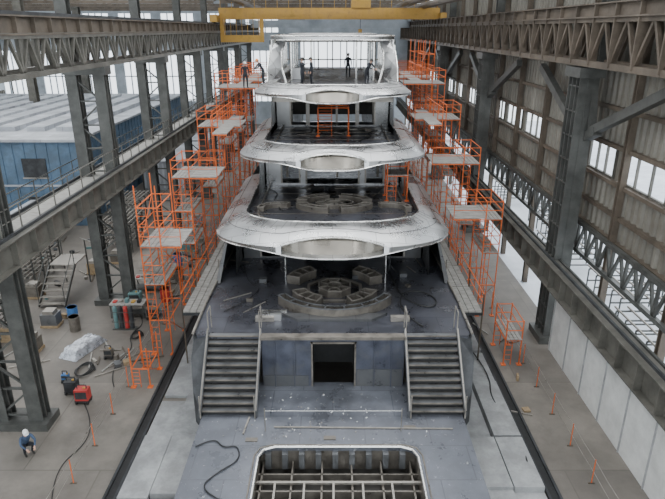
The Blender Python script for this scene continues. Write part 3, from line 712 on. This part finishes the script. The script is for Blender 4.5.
# ------------------------------------------------------------ people
def person(loc,yaw,pose='stand',jk='jacket_dark',tr='trouser_dark',hel='helmet_white'):
    J={}
    def s2(n,x,y,z,r):
        J[n+'L']=((x,y,z),r); J[n+'R']=((-x,y,z),r)
    if pose=='crouch':
        J['pel']=((0,.12,.38),.15);J['wai']=((0,.05,.52),.14);J['che']=((0,-.1,.78),.165);J['nek']=((0,-.17,.95),.06);J['hed']=((0,-.2,1.02),.055)
        s2('hip',.1,.08,.36,.105); s2('kne',.17,-.32,.5,.07); s2('ank',.14,-.08,.09,.045); s2('toe',.15,-.3,.04,.04)
        s2('sho',.19,-.13,.88,.07); s2('elb',.27,-.3,.66,.048); s2('wri',.16,-.5,.52,.03)
        hc=Vector((0,-.24,1.12))
    else:
        lean={'stand':0,'bend':.35}.get(pose,0)
        J['pel']=((0,0,.95),.135);J['wai']=((0,-lean*.2,1.08),.125);J['che']=((0,-lean*.6,1.33-lean*.1),.155);J['nek']=((0,-lean*.9,1.5-lean*.2),.058);J['hed']=((0,-.01-lean,1.57-lean*.25),.055)
        s2('hip',.1,0,.92,.1); s2('kne',.12,-.03,.5,.068); s2('ank',.13,.03,.09,.045); s2('toe',.15,-.16,.04,.04)
        s2('sho',.19,-lean*.7,1.43-lean*.15,.068)
        if pose=='bend': s2('elb',.26,-.4,1.15,.046); s2('wri',.17,-.62,1.05,.03)
        else:
            s2('elb',.27,.03,1.14,.046); s2('wri',.27,-.08,.89,.03)
            if pose=='point': J['elbR']=((-.36,-.2,1.32),.046); J['wriR']=((-.3,-.45,1.42),.03)
        hc=Vector((0,-.03-lean,1.66-lean*.3))
    E=[('pel','wai',jk),('wai','che',jk),('che','nek',jk),('nek','hed','skin')]
    for q in 'LR':
        E+=[('pel','hip'+q,tr),('hip'+q,'kne'+q,tr),('kne'+q,'ank'+q,tr),('ank'+q,'toe'+q,'boot'),('che','sho'+q,jk),('sho'+q,'elb'+q,jk),('elb'+q,'wri'+q,jk)]
        w=Vector(J['wri'+q][0]); e=Vector(J['elb'+q][0]); d=(w-e).normalized(); sx=1 if q=='L' else -1
        lat=Vector((0,-1,0)) if abs(d.y)<.7 else Vector((-sx,0,0))
        lat=(lat-d*lat.dot(d)).normalized(); cu=d.cross(lat)*(1 if q=='L' else -1); cu=-cu if cu.dot(Vector((-sx,0,0)))<0 else cu
        pm=w+d*.06; J['pal'+q]=(tuple(pm),.03); E.append(('wri'+q,'pal'+q,'skin'))
        for fi in range(4):
            o=lat*((1.5-fi)*.02); L=(.07,.08,.075,.06)[fi]
            a=pm+o+d*.04; c=a+d*L*.5+cu*.01; g=c+d*L*.35+cu*.03
            for nn,pp,rr in (('a',a,.009),('c',c,.0085),('g',g,.0075)): J['f%d%s%s'%(fi,nn,q)]=(tuple(pp),rr)
            E+=[('pal'+q,'f%da%s'%(fi,q),'skin'),('f%da%s'%(fi,q),'f%dc%s'%(fi,q),'skin'),('f%dc%s'%(fi,q),'f%dg%s'%(fi,q),'skin')]
        a=w+d*.04+lat*.035; c=a+lat*.02+d*.035
        J['ta'+q]=(tuple(a),.011);J['tc'+q]=(tuple(c),.009); E+=[('wri'+q,'ta'+q,'skin'),('ta'+q,'tc'+q,'skin')]
    names=list(J); me=bpy.data.meshes.new('body'); me.from_pydata([J[n][0] for n in names],[(names.index(a),names.index(c)) for a,c,_ in E],[]); 
    ob=bpy.data.objects.new('body',me); COL.objects.link(ob)
    md=ob.modifiers.new('s','SKIN'); md.use_smooth_shade=True
    for i,n in enumerate(names):
        sv=me.skin_vertices[0].data[i]; r=J[n][1]; sv.radius=(r,r*(.72 if n in('che','wai','pel') else 1)) ; sv.use_root=(n=='pel')
    sb=ob.modifiers.new('u','SUBSURF'); sb.levels=1; sb.render_levels=1
    dg=bpy.context.evaluated_depsgraph_get(); dg.update(); m2=bpy.data.meshes.new_from_object(ob.evaluated_get(dg))
    bpy.data.objects.remove(ob)
    ml=[jk,tr,'skin','boot']
    m2.materials.clear()
    for n in ml: m2.materials.append(MATS[n])
    segs=[(Vector(J[a][0]),Vector(J[c][0]),ml.index(m)) for a,c,m in E]
    for p in m2.polygons:
        c=p.center; best=9;bi=0
        for a,d,mi in segs:
            t=max(0,min(1,(c-a).dot(d-a)/max(1e-9,(d-a).length_squared))); q=(c-(a+(d-a)*t)).length
            if q<best: best=q;bi=mi
        p.material_index=bi; p.use_smooth=True
    root=empty('worker',loc); root.rotation_euler=(0,0,yaw)
    bo=bpy.data.objects.new('body',m2); COL.objects.link(bo); bo.parent=root
    h=B(); tilt=Matrix.Rotation(.15 if pose=='stand' else .6,3,'X')
    def T(x,y,z): return hc+tilt@Vector((x,y,z))
    h.ell(hc,(.075,.095,.118),'skin',18,12,rot=tilt); h.ell(T(0,-.02,-.06),(.055,.07,.055),'skin',14,8,rot=tilt)
    h.ell(T(0,-.1,-.01),(.013,.022,.024),'skin',8,6,rot=tilt); h.ell(T(0,-.088,-.055),(.025,.008,.006),'red_paint',8,4,rot=tilt)
    for sx in (-1,1):
        h.ell(T(sx*.03,-.085,.012),(.012,.009,.009),'eye',8,6,rot=tilt); h.ell(T(sx*.077,.005,-.005),(.012,.02,.032),'skin',8,6,rot=tilt)
    h.ell(T(0,.018,.0),(.08,.09,.1),'hair',14,8,rot=tilt)
    h.ell(T(0,.0,.035),(.105,.125,.115),hel,18,6,rot=tilt,half=True); h.ell(T(0,-.04,.035),(.105,.13,.012),hel,18,6,rot=tilt)
    h.make('head_with_helmet',root,smooth=True)
person((-6.1,42.2,12.1),.4,'stand',hel='helmet_white')
person((-4.6,40.2,12.5),-1.2,'bend',hel='helmet_orange')
person((-2.0,39.6,12.5),1.2,'point',hel='boot')
person((-1.4,39.9,12.5),-1.3,'stand',hel='boot')
person((2.3,40.4,12.5),.8,'bend',hel='boot')
person((1.2,46.8,12.5),2.8,'stand')
person((-12.3,19.0,0),.8,'crouch',jk='jacket_blue',hel='helmet_white')
# ------------------------------------------------------------ lights
w=bpy.data.worlds.new('World'); scene.world=w; w.use_nodes=True
bg=w.node_tree.nodes['Background']; bg.inputs[0].default_value=(.87,.94,1,1); bg.inputs[1].default_value=2.9
def area(name,loc,rot,sx,sy,p,c=(1,1,1)):
    l=bpy.data.lights.new(name,'AREA'); l.shape='RECTANGLE'; l.size=sx; l.size_y=sy; l.energy=p; l.color=c
    o=bpy.data.objects.new(name,l); COL.objects.link(o); o.location=loc; o.rotation_euler=rot
for k in range(6): area('roof_gap_fill',(0,9.5+k*10,23.9),(0,0,0),15,3.2,1150,(.98,.99,1))  # added strip lamps, unseen in the roof gaps, narrow to stripe metal reflections
area('side_bay_fill',(-27,45,23),(0,0,0),16,50,6000,(1,.99,.97))  # added unseen lamp panel under the roof, brightens the left bay
# ------------------------------------------------------------ camera
cam=bpy.data.cameras.new('camera'); co=bpy.data.objects.new('camera',cam); COL.objects.link(co)
cam.sensor_width=36; cam.lens=36*580/665; cam.clip_end=400
co.location=(0,0,16); co.rotation_euler=(math.radians(90-20.8),0,0)
scene.camera=co
